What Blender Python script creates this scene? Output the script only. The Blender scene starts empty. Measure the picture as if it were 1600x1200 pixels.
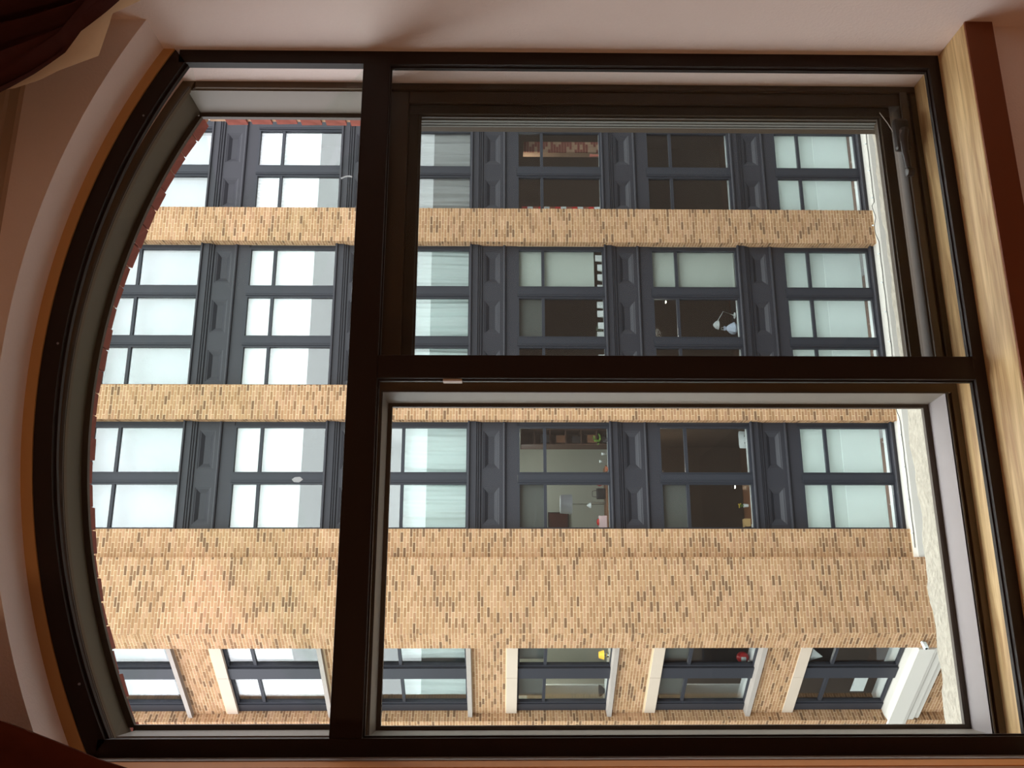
import bpy, math, random
from mathutils import Matrix, Vector
random.seed(7)
col = bpy.context.scene.collection
sc = bpy.context.scene
ZC = 1.9                       # eye height above the room floor
PI = math.pi

# ---------------------------------------------------------------- camera (phone held sideways: image left is up)
WY = -0.00917                  # the street front opposite is turned half a degree from our window plane
MF = Matrix.Translation((-0.0183, -2.0, ZC)) @ Matrix.Rotation(WY, 4, 'Z')
A_, P_, R_ = 0.25785, 0.01373, 0.00247
fw = Vector((math.sin(A_)*math.cos(P_), math.cos(A_)*math.cos(P_), -math.sin(P_)))
rt0 = Vector((math.cos(A_), -math.sin(A_), 0)); up0 = rt0.cross(fw)
rt = rt0*math.cos(R_) + up0*math.sin(R_); up = up0*math.cos(R_) - rt0*math.sin(R_)
cam = bpy.data.objects.new('camera', bpy.data.cameras.new('camera')); col.objects.link(cam)
R = Matrix((( -up.x, rt.x, -fw.x), (-up.y, rt.y, -fw.y), (-up.z, rt.z, -fw.z))).to_4x4()
cam.matrix_world = MF @ R
cam.data.sensor_width = 36; cam.data.lens = 1339.83/1600*36
cam.data.clip_start = .05; cam.data.clip_end = 300
sc.camera = cam

# ---------------------------------------------------------------- overcast sky
w = bpy.data.worlds.new('overcast_sky'); sc.world = w; w.use_nodes = True
nt = w.node_tree; nt.nodes.clear()
o = nt.nodes.new('ShaderNodeOutputWorld'); b = nt.nodes.new('ShaderNodeBackground')
tc = nt.nodes.new('ShaderNodeTexCoord'); sp = nt.nodes.new('ShaderNodeSeparateXYZ')
mr = nt.nodes.new('ShaderNodeMapRange'); mr.inputs[1].default_value = 0; mr.inputs[2].default_value = 1
SKY = 4.25
mr.inputs[3].default_value = SKY*.50; mr.inputs[4].default_value = SKY*1.45
nt.links.new(tc.outputs['Generated'], sp.inputs[0]); nt.links.new(sp.outputs['Z'], mr.inputs[0])
nt.links.new(mr.outputs[0], b.inputs['Strength']); b.inputs['Color'].default_value = (.93, .96, 1, 1)
nt.links.new(b.outputs[0], o.inputs[0])

# warm lamp of the room, behind the camera to the left
def lamp(name, loc, energy, color, radius=.12):
    l = bpy.data.lights.new(name, 'POINT'); l.energy = energy; l.color = color; l.shadow_soft_size = radius
    ob = bpy.data.objects.new(name, l); col.objects.link(ob); ob.location = (loc[0], loc[1], loc[2]+ZC); return ob
lamp('room_lamp', (-1.9, -2.5, .15), 34, (1, .60, .32), .15)
vs = sc.view_settings; vs.view_transform = 'Standard'; vs.look = 'None'; vs.exposure = 0; vs.gamma = 1
vs.use_curve_mapping = False
sc.cycles.max_bounces = 10; sc.cycles.transparent_max_bounces = 24; sc.cycles.diffuse_bounces = 5
sc.cycles.sample_clamp_indirect = 6

# ---------------------------------------------------------------- materials
def s2l(c): return tuple(((v/255+.055)/1.055)**2.4 if v/255 > .04045 else v/255/12.92 for v in c)
def M(name, rgb, rough=.6, spec=.4, noise=None, bump=0, metal=0, amt=.15, stretch=(1,1,1), emit=0):
    m = bpy.data.materials.new(name); m.use_nodes = True; n = m.node_tree.nodes; L = m.node_tree.links
    p = n['Principled BSDF']; c = s2l(rgb)
    p.inputs['Base Color'].default_value = (*c, 1); p.inputs['Roughness'].default_value = rough
    p.inputs['Specular IOR Level'].default_value = spec; p.inputs['Metallic'].default_value = metal
    if emit:
        p.inputs['Emission Color'].default_value = (*c, 1); p.inputs['Emission Strength'].default_value = emit
    if noise:
        t = n.new('ShaderNodeTexCoord'); mp = n.new('ShaderNodeMapping'); mp.inputs['Scale'].default_value = stretch
        nz = n.new('ShaderNodeTexNoise'); nz.inputs['Scale'].default_value = noise; nz.inputs['Detail'].default_value = 6
        L.new(t.outputs['Object'], mp.inputs[0]); L.new(mp.outputs[0], nz.inputs[0])
        r = n.new('ShaderNodeMapRange'); r.inputs[3].default_value = 1-amt; r.inputs[4].default_value = 1+amt
        L.new(nz.outputs[0], r.inputs[0])
        mx = n.new('ShaderNodeVectorMath'); mx.operation = 'SCALE'; mx.inputs[0].default_value = c
        L.new(r.outputs[0], mx.inputs['Scale']); L.new(mx.outputs[0], p.inputs['Base Color'])
        if bump:
            bp = n.new('ShaderNodeBump'); bp.inputs['Strength'].default_value = bump; bp.inputs['Distance'].default_value = .01
            L.new(nz.outputs[0], bp.inputs['Height']); L.new(bp.outputs[0], p.inputs['Normal'])
    return m
def glass(name, tint, refl, rough=0.0, base=.03):
    m = bpy.data.materials.new(name); m.use_nodes = True; n = m.node_tree.nodes; L = m.node_tree.links; n.clear()
    o = n.new('ShaderNodeOutputMaterial'); t = n.new('ShaderNodeBsdfTransparent'); g = n.new('ShaderNodeBsdfGlossy')
    mx = n.new('ShaderNodeMixShader'); geo = n.new('ShaderNodeNewGeometry'); dt = n.new('ShaderNodeVectorMath'); dt.operation = 'DOT_PRODUCT'
    L.new(geo.outputs['Incoming'], dt.inputs[0]); L.new(geo.outputs['Normal'], dt.inputs[1])
    def mth(op, a, b=None):
        q = n.new('ShaderNodeMath'); q.operation = op
        for i_, v_ in enumerate((a, b)):
            if v_ is None: continue
            if isinstance(v_, (int, float)): q.inputs[i_].default_value = v_
            else: L.new(v_, q.inputs[i_])
        return q
    ab = mth('ABSOLUTE', dt.outputs['Value']); om = mth('SUBTRACT', 1, ab.outputs[0]); pw = mth('POWER', om.outputs[0], 5)
    sc2 = mth('MULTIPLY', pw.outputs[0], .96); f = mth('ADD', sc2.outputs[0], .04)                # Schlick reflectance of one glass face
    k = n.new('ShaderNodeMath'); k.operation = 'MULTIPLY_ADD'; k.inputs[1].default_value = refl; k.inputs[2].default_value = base
    k.use_clamp = True
    t.inputs[0].default_value = (*tint, 1); g.inputs['Roughness'].default_value = rough; g.inputs[0].default_value = (1, 1, 1, 1)
    L.new(f.outputs[0], k.inputs[0]); L.new(k.outputs[0], mx.inputs[0]); L.new(t.outputs[0], mx.inputs[1]); L.new(g.outputs[0], mx.inputs[2])
    L.new(mx.outputs[0], o.inputs[0]); return m
def sheer(name, rgb, alpha, noise=None):
    m = bpy.data.materials.new(name); m.use_nodes = True; n = m.node_tree.nodes; L = m.node_tree.links; n.clear()
    o = n.new('ShaderNodeOutputMaterial'); t = n.new('ShaderNodeBsdfTransparent'); d = n.new('ShaderNodeBsdfDiffuse')
    d.inputs[0].default_value = (*s2l(rgb), 1); mx = n.new('ShaderNodeMixShader'); mx.inputs[0].default_value = alpha
    L.new(t.outputs[0], mx.inputs[1]); L.new(d.outputs[0], mx.inputs[2]); L.new(mx.outputs[0], o.inputs[0]); return m
m_wall = M('wall_paint', (240, 222, 216), .85, .2, noise=160, bump=.12, amt=.02)
m_ceil = M('ceiling_paint', (205, 190, 175), .9, .2)
m_floor = M('floor_wood', (120, 80, 50), .5, .3, noise=4, stretch=(8, 1, 1))
m_dark = M('dark_bronze_paint', (44, 34, 30), .5, .2)
m_trim = M('trim_paint', (196, 150, 96), .7, .3)
m_caulk = M('grey_caulk', (150, 140, 135), .7, .3)
m_frame = M('tan_window_frame', (92, 72, 51), .45, .25)
m_frame2 = M('dark_tan_casement_paint', (70, 54, 38), .45, .25)
m_jamb = M('pale_frame_lining', (132, 122, 112), .5, .3, noise=8, amt=.04)
m_archlin = M('shaded_arch_lining', (96, 84, 67), .5, .3)  # shade under the arch put into the colour, darker than the jamb lining
m_gasket = M('dark_gasket', (80, 68, 58), .5, .4)
m_outframe = M('outer_frame_grey', (112, 108, 102), .5, .3)
m_sillpaint = M('pale_sill_paint', (150, 140, 139), .5, .3, noise=6, amt=.06)
m_glass = glass('our_glass', (.97, .985, .975), .14, base=0)
m_pane = glass('street_glass', (.965, .976, .977), .9, base=.085)
m_screen = sheer('insect_screen', (70, 74, 72), .13)
m_stone = M('rough_limestone', (170, 161, 147), .9, .2, noise=60, bump=1, amt=.3)
m_redbrick = M('red_brick', (150, 84, 72), .9, .2, noise=30, amt=.25, bump=.4)
m_redmortar = M('red_brick_mortar', (196, 160, 132), .95, .1, noise=60, amt=.1)
m_iron = M('slate_painted_iron', (53, 52, 57), .5, .3, noise=3, amt=.07)
m_irondk = M('dark_sash_paint', (50, 51, 57), .5, .3)
m_lime = M('cream_limestone', (196, 179, 162), .85, .2, noise=3, amt=.06)
m_corn = M('white_cornice_stone', (202, 196, 187), .8, .2, noise=2, amt=.05)
m_mortar = M('pale_mortar', (220, 193, 158), .95, .1, noise=2, amt=.05)
BR = [(172, 134, 99), (163, 124, 91), (178, 139, 107), (154, 117, 84), (137, 103, 75), (119, 90, 67), (163, 124, 94)]
BW = [24, 22, 16, 15, 11, 8, 10]
m_br = [M('tan_brick_%s' % 'abcdefg'[i], c, .9, .15, noise=1.3, amt=.08) for i, c in enumerate(BR)]

def oak():
    m = bpy.data.materials.new('oak_board'); m.use_nodes = True; n = m.node_tree.nodes; L = m.node_tree.links
    p = n['Principled BSDF']; p.inputs['Roughness'].default_value = .45; p.inputs['Specular IOR Level'].default_value = .35
    t = n.new('ShaderNodeTexCoord'); mp = n.new('ShaderNodeMapping'); mp.inputs['Scale'].default_value = (1.2, 16, 16)
    nz = n.new('ShaderNodeTexNoise'); nz.inputs['Scale'].default_value = 2.2; nz.inputs['Detail'].default_value = 8; nz.inputs['Distortion'].default_value = 1.2
    mp2 = n.new('ShaderNodeMapping'); mp2.inputs['Scale'].default_value = (6, 220, 220)
    n2 = n.new('ShaderNodeTexNoise'); n2.inputs['Scale'].default_value = 1.5
    cr = n.new('ShaderNodeValToRGB'); e = cr.color_ramp.elements
    e[0].position = .3; e[0].color = (*s2l((176, 134, 88)), 1); e[1].position = .7; e[1].color = (*s2l((232, 198, 146)), 1)
    ad = n.new('ShaderNodeMath'); ad.operation = 'MULTIPLY_ADD'; ad.inputs[1].default_value = .35
    L.new(t.outputs['Object'], mp.inputs[0]); L.new(mp.outputs[0], nz.inputs[0]); L.new(t.outputs['Object'], mp2.inputs[0]); L.new(mp2.outputs[0], n2.inputs[0])
    sb = n.new('ShaderNodeMath'); sb.operation = 'SUBTRACT'; sb.inputs[1].default_value = .5; L.new(n2.outputs[0], sb.inputs[0])
    L.new(sb.outputs[0], ad.inputs[0]); L.new(nz.outputs[0], ad.inputs[2]); L.new(ad.outputs[0], cr.inputs[0]); L.new(cr.outputs[0], p.inputs['Base Color'])
    return m
m_oak = oak()

# ---------------------------------------------------------------- mesh helpers
class MB:
    def __init__(s, T=None): s.v = []; s.f = []; s.m = []; s.T = T
    def add(s, vs, fs, mi=0):
        k = len(s.v)
        if s.T is not None: vs = [tuple(s.T @ Vector(p)) for p in vs]
        s.v += [tuple(p) for p in vs]; s.f += [tuple(i+k for i in f) for f in fs]; s.m += [mi]*len(fs); return s
    def box(s, x0, x1, y0, y1, z0, z1, mi=0):
        return s.add([(x0,y0,z0),(x1,y0,z0),(x1,y1,z0),(x0,y1,z0),(x0,y0,z1),(x1,y0,z1),(x1,y1,z1),(x0,y1,z1)],
              [(0,3,2,1),(4,5,6,7),(0,1,5,4),(1,2,6,5),(2,3,7,6),(3,0,4,7)], mi)
    def prof_x(s, x0, x1, pts, mi=0):
        """closed (y,z) profile swept along x"""
        n = len(pts)
        vs = [(x0, y, z) for y, z in pts] + [(x1, y, z) for y, z in pts]
        fs = [(i, (i+1) % n, n+(i+1) % n, n+i) for i in range(n)] + [tuple(range(n))[::-1], tuple(range(n, 2*n))]
        return s.add(vs, fs, mi)
    def lathe(s, c, prof, n=20, mi=0, axis='Z'):
        vs = []; fs = []
        for r, h in prof:
            for i in range(n):
                a = 2*PI*i/n; p = (r*math.cos(a), r*math.sin(a), h)
                if axis == 'Y': p = (p[0], p[2], p[1])
                if axis == 'X': p = (p[2], p[0], p[1])
                vs.append((c[0]+p[0], c[1]+p[1], c[2]+p[2]))
        for j in range(len(prof)-1):
            for i in range(n): fs.append((j*n+i, j*n+(i+1) % n, (j+1)*n+(i+1) % n, (j+1)*n+i))
        fs.append(tuple(range(n))[::-1]); fs.append(tuple(range((len(prof)-1)*n, len(prof)*n)))
        return s.add(vs, fs, mi)
    def tube(s, pts, r, n=8, mi=0):
        pts = [Vector(p) for p in pts]; vs = []; fs = []
        for i, p in enumerate(pts):
            d = (pts[min(i+1, len(pts)-1)] - pts[max(i-1, 0)]).normalized()
            a = d.cross(Vector((0, 0, 1)))
            if a.length < .1: a = d.cross(Vector((1, 0, 0)))
            a.normalize(); c = d.cross(a); rr = r[i] if isinstance(r, (list, tuple)) else r
            for k in range(n):
                t = 2*PI*k/n; vs.append(tuple(p + a*rr*math.cos(t) + c*rr*math.sin(t)))
        for i in range(len(pts)-1):
            for k in range(n): fs.append((i*n+k, i*n+(k+1) % n, (i+1)*n+(k+1) % n, (i+1)*n+k))
        fs.append(tuple(range(n))[::-1]); fs.append(tuple(range((len(pts)-1)*n, len(pts)*n)))
        return s.add(vs, fs, mi)
    def sheet(s, fn, nu, nv, th=0, mi=0):
        vs = [fn(i/nu, j/nv) for j in range(nv+1) for i in range(nu+1)]
        W = nu+1; fs = [(j*W+i, j*W+i+1, (j+1)*W+i+1, (j+1)*W+i) for j in range(nv) for i in range(nu)]
        if th:
            n = len(vs); vs = vs + [(x, y+th, z) for x, y, z in vs]
            fs = fs + [tuple(n+k for k in f[::-1]) for f in fs]
            rim = [i for i in range(W)] + [j*W+nu for j in range(1, nv+1)] + [nv*W+i for i in range(nu-1, -1, -1)] + [j*W for j in range(nv-1, 0, -1)]
            for a, c in zip(rim, rim[1:]+rim[:1]): fs.append((c, a, n+a, n+c))
        return s.add(vs, fs, mi)
    def mesh(s, name, mats):
        me = bpy.data.meshes.new(name); me.from_pydata(s.v, [], s.f)
        for m in (mats if isinstance(mats, (list, tuple)) else [mats]): me.materials.append(m)
        me.polygons.foreach_set('material_index', s.m); me.update(); return me
    def build(s, name, mats, parent=None, smooth=False, loc=None, bevel=0):
        me = s.mesh(name, mats)
        if smooth:
            me.polygons.foreach_set('use_smooth', [True]*len(me.polygons))
            me.set_sharp_from_angle(angle=math.radians(45))
        return link(name, me, parent, loc, bevel=bevel)
def link(name, me, parent=None, loc=None, rotz=0, bevel=0):
    ob = bpy.data.objects.new(name, me); col.objects.link(ob)
    if parent is not None: ob.parent = parent; ob.location = loc or (0, 0, 0)
    else:
        l = loc or (0, 0, 0); ob.location = (l[0], l[1], l[2]+ZC)
    if rotz: ob.rotation_euler = (0, 0, rotz)
    if bevel:
        md = ob.modifiers.new('bevel', 'BEVEL'); md.width = bevel; md.segments = 2; md.limit_method = 'ANGLE'
    return ob
def tag(o, label=None, cat=None, group=None, kind=None):
    if label: o['label'] = label
    if cat: o['category'] = cat
    if group: o['group'] = group
    if kind: o['kind'] = kind
    return o
def empty(name, loc=(0, 0, 0), M4=None, parent=None):
    e = bpy.data.objects.new(name, None); col.objects.link(e); e.empty_display_size = .1
    if M4 is not None: e.matrix_world = M4
    elif parent is not None: e.parent = parent; e.location = loc
    else: e.location = (loc[0], loc[1], loc[2]+ZC)
    return e
def recenter(o):
    """put a top-level mesh's origin at the bottom centre of its bounds"""
    me = o.data; xs = [v.co for v in me.vertices]
    c = Vector(((min(v.x for v in xs)+max(v.x for v in xs))/2, (min(v.y for v in xs)+max(v.y for v in xs))/2, min(v.z for v in xs)))
    me.transform(Matrix.Translation(-c))
    o.location = o.location + (o.rotation_euler.to_matrix() @ c); return o

# ================================================================ OUR ROOM
XR, XL = 1.459, -.31           # sides of the window opening
ZS = -1.189                    # top of the oak sill
CX, CZ, RA = .571, -.6998, 1.8086
YF = -.12                      # face of the room wall
CEIL = 1.262
def arc_z(x, r): return CZ + math.sqrt(r*r-(x-CX)**2)
def arc_pts(r, x0, x1, n=48):
    a0 = math.acos((x0-CX)/r); a1 = math.acos((x1-CX)/r)
    return [(CX+r*math.cos(a0+(a1-a0)*i/n), CZ+r*math.sin(a0+(a1-a0)*i/n)) for i in range(n+1)]
RW = 1.835
b = MB()
b.box(-4, XL, YF, .30, -1.9, CEIL+.2)                          # left of the opening
b.box(XL, XR, YF, .30, -1.9, ZS-.072)                          # below
ap = arc_pts(RW, XL, XR)
for (x0, z0), (x1, z1) in zip(ap, ap[1:]):
    zt = CEIL+.2
    b.add([(x0,YF,z0),(x1,YF,z1),(x1,YF,zt),(x0,YF,zt),(x0,.30,z0),(x1,.30,z1),(x1,.30,zt),(x0,.30,zt)],
          [(0,1,2,3),(7,6,5,4),(0,4,5,1),(3,2,6,7)])
tag(b.build('wall_front', m_wall), 'pinkish beige room wall with the arched window opening', 'wall', kind='structure')
tag(MB().box(XR, XR+.3, -6, .30, -1.9, CEIL+.2).build('wall_right', m_wall), 'pale beige side wall running up to the window, filling the upper edge of the photo', 'wall', kind='structure')
tag(MB().box(-4.2, -4, -6, .30, -1.9, CEIL+.2).build('wall_left', m_wall), 'beige side wall of the room, out of the photo', 'wall', kind='structure')
tag(MB().box(-4.2, XR+.3, -6.2, -6, -1.9, CEIL+.2).build('wall_back', m_wall), 'beige back wall of the room, out of the photo', 'wall', kind='structure')
tag(MB().box(-4.2, XR+.3, -6.2, .30, -2.0, -1.9).build('floor', m_floor), 'brown wooden room floor, out of the photo', 'floor', kind='structure')
tag(MB().box(-4.2, XR+.3, -6.2, .30, CEIL, CEIL+.2).build('ceiling', m_ceil), 'beige ceiling above the arched window', 'ceiling', kind='structure')
# crown moulding
b = MB().prof_x(-4, XR, [(YF, CEIL), (YF-.05, CEIL), (YF-.05, CEIL-.012), (YF-.035, CEIL-.02), (YF-.02, CEIL-.045), (YF-.012, CEIL-.05), (YF-.012, CEIL-.074), (YF, CEIL-.078)])
tag(b.build('trim_1', M('moulding_paint', (176, 150, 128), .8, .2)), 'narrow crown moulding along the ceiling above the window arch', 'moulding', kind='structure')
# warm strip of trim round the arch, between plaster and dark frame
b = MB(); a1 = arc_pts(1.8095, XL, XR, 60); a2 = arc_pts(RW, XL, XR, 60)
for i in range(60):
    q = [a1[i], a1[i+1], a2[i+1], a2[i]]
    b.add([(x, -.004, z) for x, z in q]+[(x, .03, z) for x, z in q], [(0,1,2,3),(7,6,5,4),(0,4,5,1),(2,6,7,3)])
tag(b.build('trim_2', m_trim), 'thin warm tan trim strip following the curve of the dark window frame', 'trim', kind='structure')
tag(MB().box(XL, XL+.002, YF, -.044, ZS, .90).build('trim_4', M('golden_brown_lining', (196, 122, 62), .6, .3)), 'golden brown lining strip of the near window reveal, lower edge of the photo', 'trim', kind='structure')
tag(MB().box(XL, XL+.004, -.044, .0, ZS, .88).build('trim_3', m_caulk), 'thin grey sealant strip along the near jamb of the window', 'trim', kind='structure')
# oak sill board
sill = MB().box(XL, XR, YF-.012, .142, ZS-.07, ZS).build('window_sill', m_oak, bevel=.004)
tag(recenter(sill), 'golden oak window sill board under the dark frame', 'window sill')
e_ = MB().box(XL, XR, YF-.018, YF-.012, ZS-.072, ZS-.001).build('front_edge', M('red_brown_edge', (128, 74, 50), .6, .2), loc=(0, 0, 0)); e_.location = e_.location - sill.location; e_.parent = sill; e_['label'] = 'dark red-brown front edge'  # front face in a darker, redder tone than the oak

# ---------------------------------------------------------------- dark interior window (three lites)
TR0, TR1 = .2975, .3695        # transom
MU0, MU1 = .5430, .6015        # mullion
FW = .0475
DY = .024
def ring_arch(b, ri, ro, y0, y1, x0i, x1i, x0o, x1o, mi=0, n=60):
    pi_, po = arc_pts(ri, x0i, x1i, n), arc_pts(ro, x0o, x1o, n)
    vs = [(x, y0, z) for x, z in pi_]+[(x, y0, z) for x, z in po]+[(x, y1, z) for x, z in pi_]+[(x, y1, z) for x, z in po]
    N = n+1; fs = []
    for i in range(n):
        fs += [(i, i+1, N+i+1, N+i), (2*N+i, 3*N+i, 3*N+i+1, 2*N+i+1), (i, 2*N+i, 2*N+i+1, i+1), (N+i, N+i+1, 3*N+i+1, 3*N+i)]
    return b.add(vs, fs, mi)
win = empty('window_1', (0.571, 0, ZS)); tag(win, 'dark brown arched interior window frame with three lites, filling the opening', 'window', kind='structure')
OFF = (-.571, 0, -ZS)
def wp(b, name, mats, parent=win, **k): return b.build(name, mats, parent, loc=OFF if parent is win else (0, 0, 0), **k)
b = MB()
b.box(XL, XL+.041, 0, DY, ZS, arc_z(XL+.02, RA-.02)); b.box(XR-.039, XR, 0, DY, ZS, arc_z(XR-.02, RA-.02))
wp(b, 'jamb', m_dark)
b = MB(); b.box(XL+.041, XR-.039, 0, DY, ZS, ZS+.028); wp(b, 'bottom_rail', m_dark)
b = MB(); ring_arch(b, 1.7655, RA, 0, DY, XL+.038, XR-.036, XL, XR)
ring_arch(b, 1.760, 1.7665, .012, DY, XL+.041, XR-.039, XL+.041, XR-.039); wp(b, 'arched_head', m_dark)
b = MB(); b.box(XL+.041, XR-.039, -.002, DY, TR0, TR1); wp(b, 'transom', m_dark, bevel=.002)
b = MB(); b.box(MU0, MU1, -.002, DY, ZS+.028, TR0); wp(b, 'mullion', m_dark, bevel=.002)
b = MB()
for x0, x1, z0, z1 in ((XL+.041, MU0, ZS+.028, TR0), (MU1, XR-.039, ZS+.028, TR0)):
    t = .0035
    b = MB(); b.box(x0, x0+t, .014, DY, z0, z1).box(x1-t, x1, .012, DY, z0, z1).box(x0+t, x1-t, .012, DY, z0, z0+t).box(x0+t, x1-t, .012, DY, z1-t, z1)
    g = wp(b, 'glazing_bead', m_dark)
    MB().box(x0+t, x1-t, .018, .021, z0+t, z1-t).build('glass_pane', m_glass, g)
ap = arc_pts(1.752, XL+.041, XR-.039, 40); x0, x1 = XL+.041, XR-.039
vs = [(x, .018, z) for x, z in ap]+[(x0, .018, TR1), (x1, .018, TR1)]
n = len(vs); vs2 = vs+[(x, .021, z) for x, y, z in vs]
b = MB().add(vs2, [tuple(range(n)), tuple(range(n, 2*n))[::-1]]); wp(b, 'glass_pane', m_glass)
m_screw = M('screw_head', (150, 145, 150), .3, .5, metal=.6)
for x, z in ((.628, 1.068), (1.253, .929), (-.152, .913)):
    rr = math.hypot(x-CX, z-CZ); s_ = 1.776/rr; x = CX+(x-CX)*s_; z = CZ+(z-CZ)*s_
    wp(MB().lathe((x, -.001, z), [(.0028, -.001), (.0028, .002)], 10, axis='Y'), 'screw', m_screw)
st = MB().box(.5375, .5428, .0045, .028, .093, .139).build('paper_label', M('white_paper', (225, 215, 205), .8), loc=(0, 0, 0))
tag(recenter(st), 'small white paper label stuck on the side of the dark mullion', 'label')

# ---------------------------------------------------------------- outer windows
# arched fixed light
def shell_rect(b, x0, x1, z0, z1, y0, y1, t, mi=0):
    b.box(x0, x0+t, y0, y1, z0, z1, mi); b.box(x1-t, x1, y0, y1, z0, z1, mi)
    b.box(x0+t, x1-t, y0, y1, z0, z0+t, mi); b.box(x0+t, x1-t, y0, y1, z1-t, z1, mi); return b
TZ = .335
w2 = empty('window_2', (.571, .22, TZ)); tag(w2, 'arched fixed outer window light behind the dark frame, above the transom', 'window', kind='structure')
O2 = (-.571, -.22, -TZ)
b = MB(); b.box(XL, XL+.025, .14, .30, TZ, .88).box(XR-.02, XR, .14, .30, TZ, .87).box(XL+.025, XR-.02, .14, .30, TZ, TZ+.03)
ring_arch(b, 1.805, RW, .14, .155, XL, XR, XL, XR)
b.build('frame', m_frame, w2, loc=O2)
b = MB(); ring_arch(b, 1.818, 1.824, .155, .27, XL+.02, XR-.018, XL+.02, XR-.018); b.build('arch_lining', m_archlin, w2, loc=O2)
b = MB(); b.box(XL+.025, XL+.029, .15, .27, TZ+.03, .89).box(XR-.024, XR-.02, .15, .27, TZ+.03, .893)
b.build('jamb_lining', m_jamb, w2, loc=O2)
b = MB(); ring_arch(b, 1.803, 1.823, .262, .275, XL+.035, XR-.035, XL+.035, XR-.035)
b.box(XL+.025, XL+.041, .262, .275, TZ+.03, .897).box(XR-.037, XR-.02, .262, .275, TZ+.03, .897)
b.build('glazing_stop', m_gasket, w2, loc=O2)
b = MB(); ring_arch(b, 1.806, 1.812, .135, .142, XL+.02, XR-.02, XL+.02, XR-.02); b.build('bead', m_gasket, w2, loc=O2)
ap = arc_pts(1.815, XL+.03, XR-.03, 40); vs = [(x, .28, z) for x, z in ap]+[(XL+.03, .28, TZ+.01), (XR-.03, .28, TZ+.01)]
n = len(vs); MB().add(vs+[(x, .284, z) for x, y, z in vs], [tuple(range(n)), tuple(range(n, 2*n))[::-1]]).build('glass_pane', m_glass, w2, loc=O2)
# casement (upper right in the photo)
w3 = empty('window_3', (1.03, .22, ZS)); tag(w3, 'dark tan casement window with crank and insect screen beside the side wall', 'window', kind='structure')
O3 = (-1.03, -.22, -ZS); CL = .575
b = MB(); shell_rect(b, CL, XR-.001, ZS-.005, TZ, .14, .175, .02)
b.box(CL+.02, XR-.02, .15, .18, .262, TZ-.02); b.box(1.40, XR-.02, .148, .30, ZS+.01, .262); b.box(CL+.0, CL+.02, .14, .30, ZS, TZ)
b.box(CL+.02, XR-.02, .15, .30, ZS+.01, ZS+.045)
b.build('frame', m_frame2, w3, loc=O3, bevel=.003)
b = MB(); b.box(CL+.02, XR-.02, .139, .147, -1.165, -1.145); b.build('stop_bead', M('bead_tan', (84, 70, 56), .4), w3, loc=O3, bevel=.002)
sash = MB(); shell_rect(sash, .590, 1.400, -1.118, .262, .158, .20, .030); so = sash.build('sash', m_frame2, w3, loc=O3, bevel=.003)
b = MB(); shell_rect(b, .6195, 1.3705, -1.0885, .2325, .165, .172, .006); b.build('gasket', m_gasket, so)
b = MB()
for k, (yy, xx) in enumerate(((.185, 1.3668), (.2035, 1.3695), (.222, 1.372))):
    b.box(xx, 1.40, yy, yy+(.006 if k == 2 else .010), -1.10, .25)
    b.box(.59, .625, yy, yy+(.006 if k == 2 else .010), -1.10, .25)
b.build('outer_jamb', m_outframe, w3, loc=O3)
MB().box(.61, 1.372, .178, .182, -1.10, .24).build('glass_pane', m_glass, so)
sc_ = MB().box(.604, 1.392, .1505, .152, -1.12, .258).build('insect_screen', m_screen, w3, loc=O3)
# crank
ck = empty('crank_operator', (1.29-1.03, .12-.22, -1.13-ZS), parent=w3)
m_ck = M('dark_crank_metal', (50, 40, 36), .35, .5)
MB().box(-.045, .055, .0, .025, -.022, .022).build('housing', m_ck, ck, bevel=.01)
b = MB().tube([(.01, -.006, 0), (-.02, -.02, .012), (-.07, -.022, .014), (-.115, -.02, .010)], [.012, .011, .009, .008], 10); b.build('handle', m_ck, ck, smooth=True)
b = MB().lathe((-.128, -.02, .008), [(.004, -.012), (.012, -.009), (.012, .009), (.004, .012)], 12); b.build('knob', m_ck, ck, smooth=True)
b = MB().add([(.004, -.018, .002), (.004, -.018, .02), (-.03, -.024, .026), (-.062, -.026, .016), (-.03, -.026, .004)], [(0, 1, 2, 3, 4)]); b.build('pale_plate', M('pale_plate', (150, 148, 156), .3), ck)
b = MB().tube([(1.376, .146, -1.083), (1.34, .142, -1.10), (1.302, .136, -1.112)], .0012, 6); b.build('wire', M('pale_wire', (170, 160, 150), .4), w3, loc=O3)
# fixed light (lower right in the photo)
w4 = empty('window_4', (.13, .22, ZS)); tag(w4, 'tan framed fixed window light below the transom with pale inner lining', 'window', kind='structure')
O4 = (-.13, -.22, -ZS)
b = MB(); x0, x1, z0, z1 = XL, .573, ZS-.002, TZ
b.box(x0, x0+.024, .14, .30, z0, z1).box(.548, x1, .14, .30, z0, z1).box(x0+.024, .548, .14, .30, z0, z0+.018).box(x0+.024, .548, .14, .30, .306, z1)
b.build('frame', m_frame, w4, loc=O4)
b = MB(); b.box(XL+.024, XL+.0265, .140, .27, -1.17, .306).box(.5455, .548, .140, .27, -1.17, .306).box(XL+.024, .548, .140, .27, .3035, .306); b.build('jamb_lining', m_jamb, w4, loc=O4)
b = MB().add([(XL+.024, .14, -1.156), (.548, .14, -1.156), (.548, .27, -1.172), (XL+.024, .27, -1.172)], [(0, 1, 2, 3)]); b.build('sloped_sill', m_sillpaint, w4, loc=O4)
b = MB(); shell_rect(b, XL+.024, .548, -1.163, .306, .136, .142, .004); b.build('bead', m_gasket, w4, loc=O4)
b = MB(); shell_rect(b, XL+.024, .548, -1.175, .305, .262, .275, .0125); b.box(XL+.036, .536, .262, .275, -1.1635, -1.156); b.build('glazing_stop', m_gasket, w4, loc=O4)
MB().box(XL+.03, .54, .28, .284, -1.17, .30).build('glass_pane', m_glass, w4, loc=O4)
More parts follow.
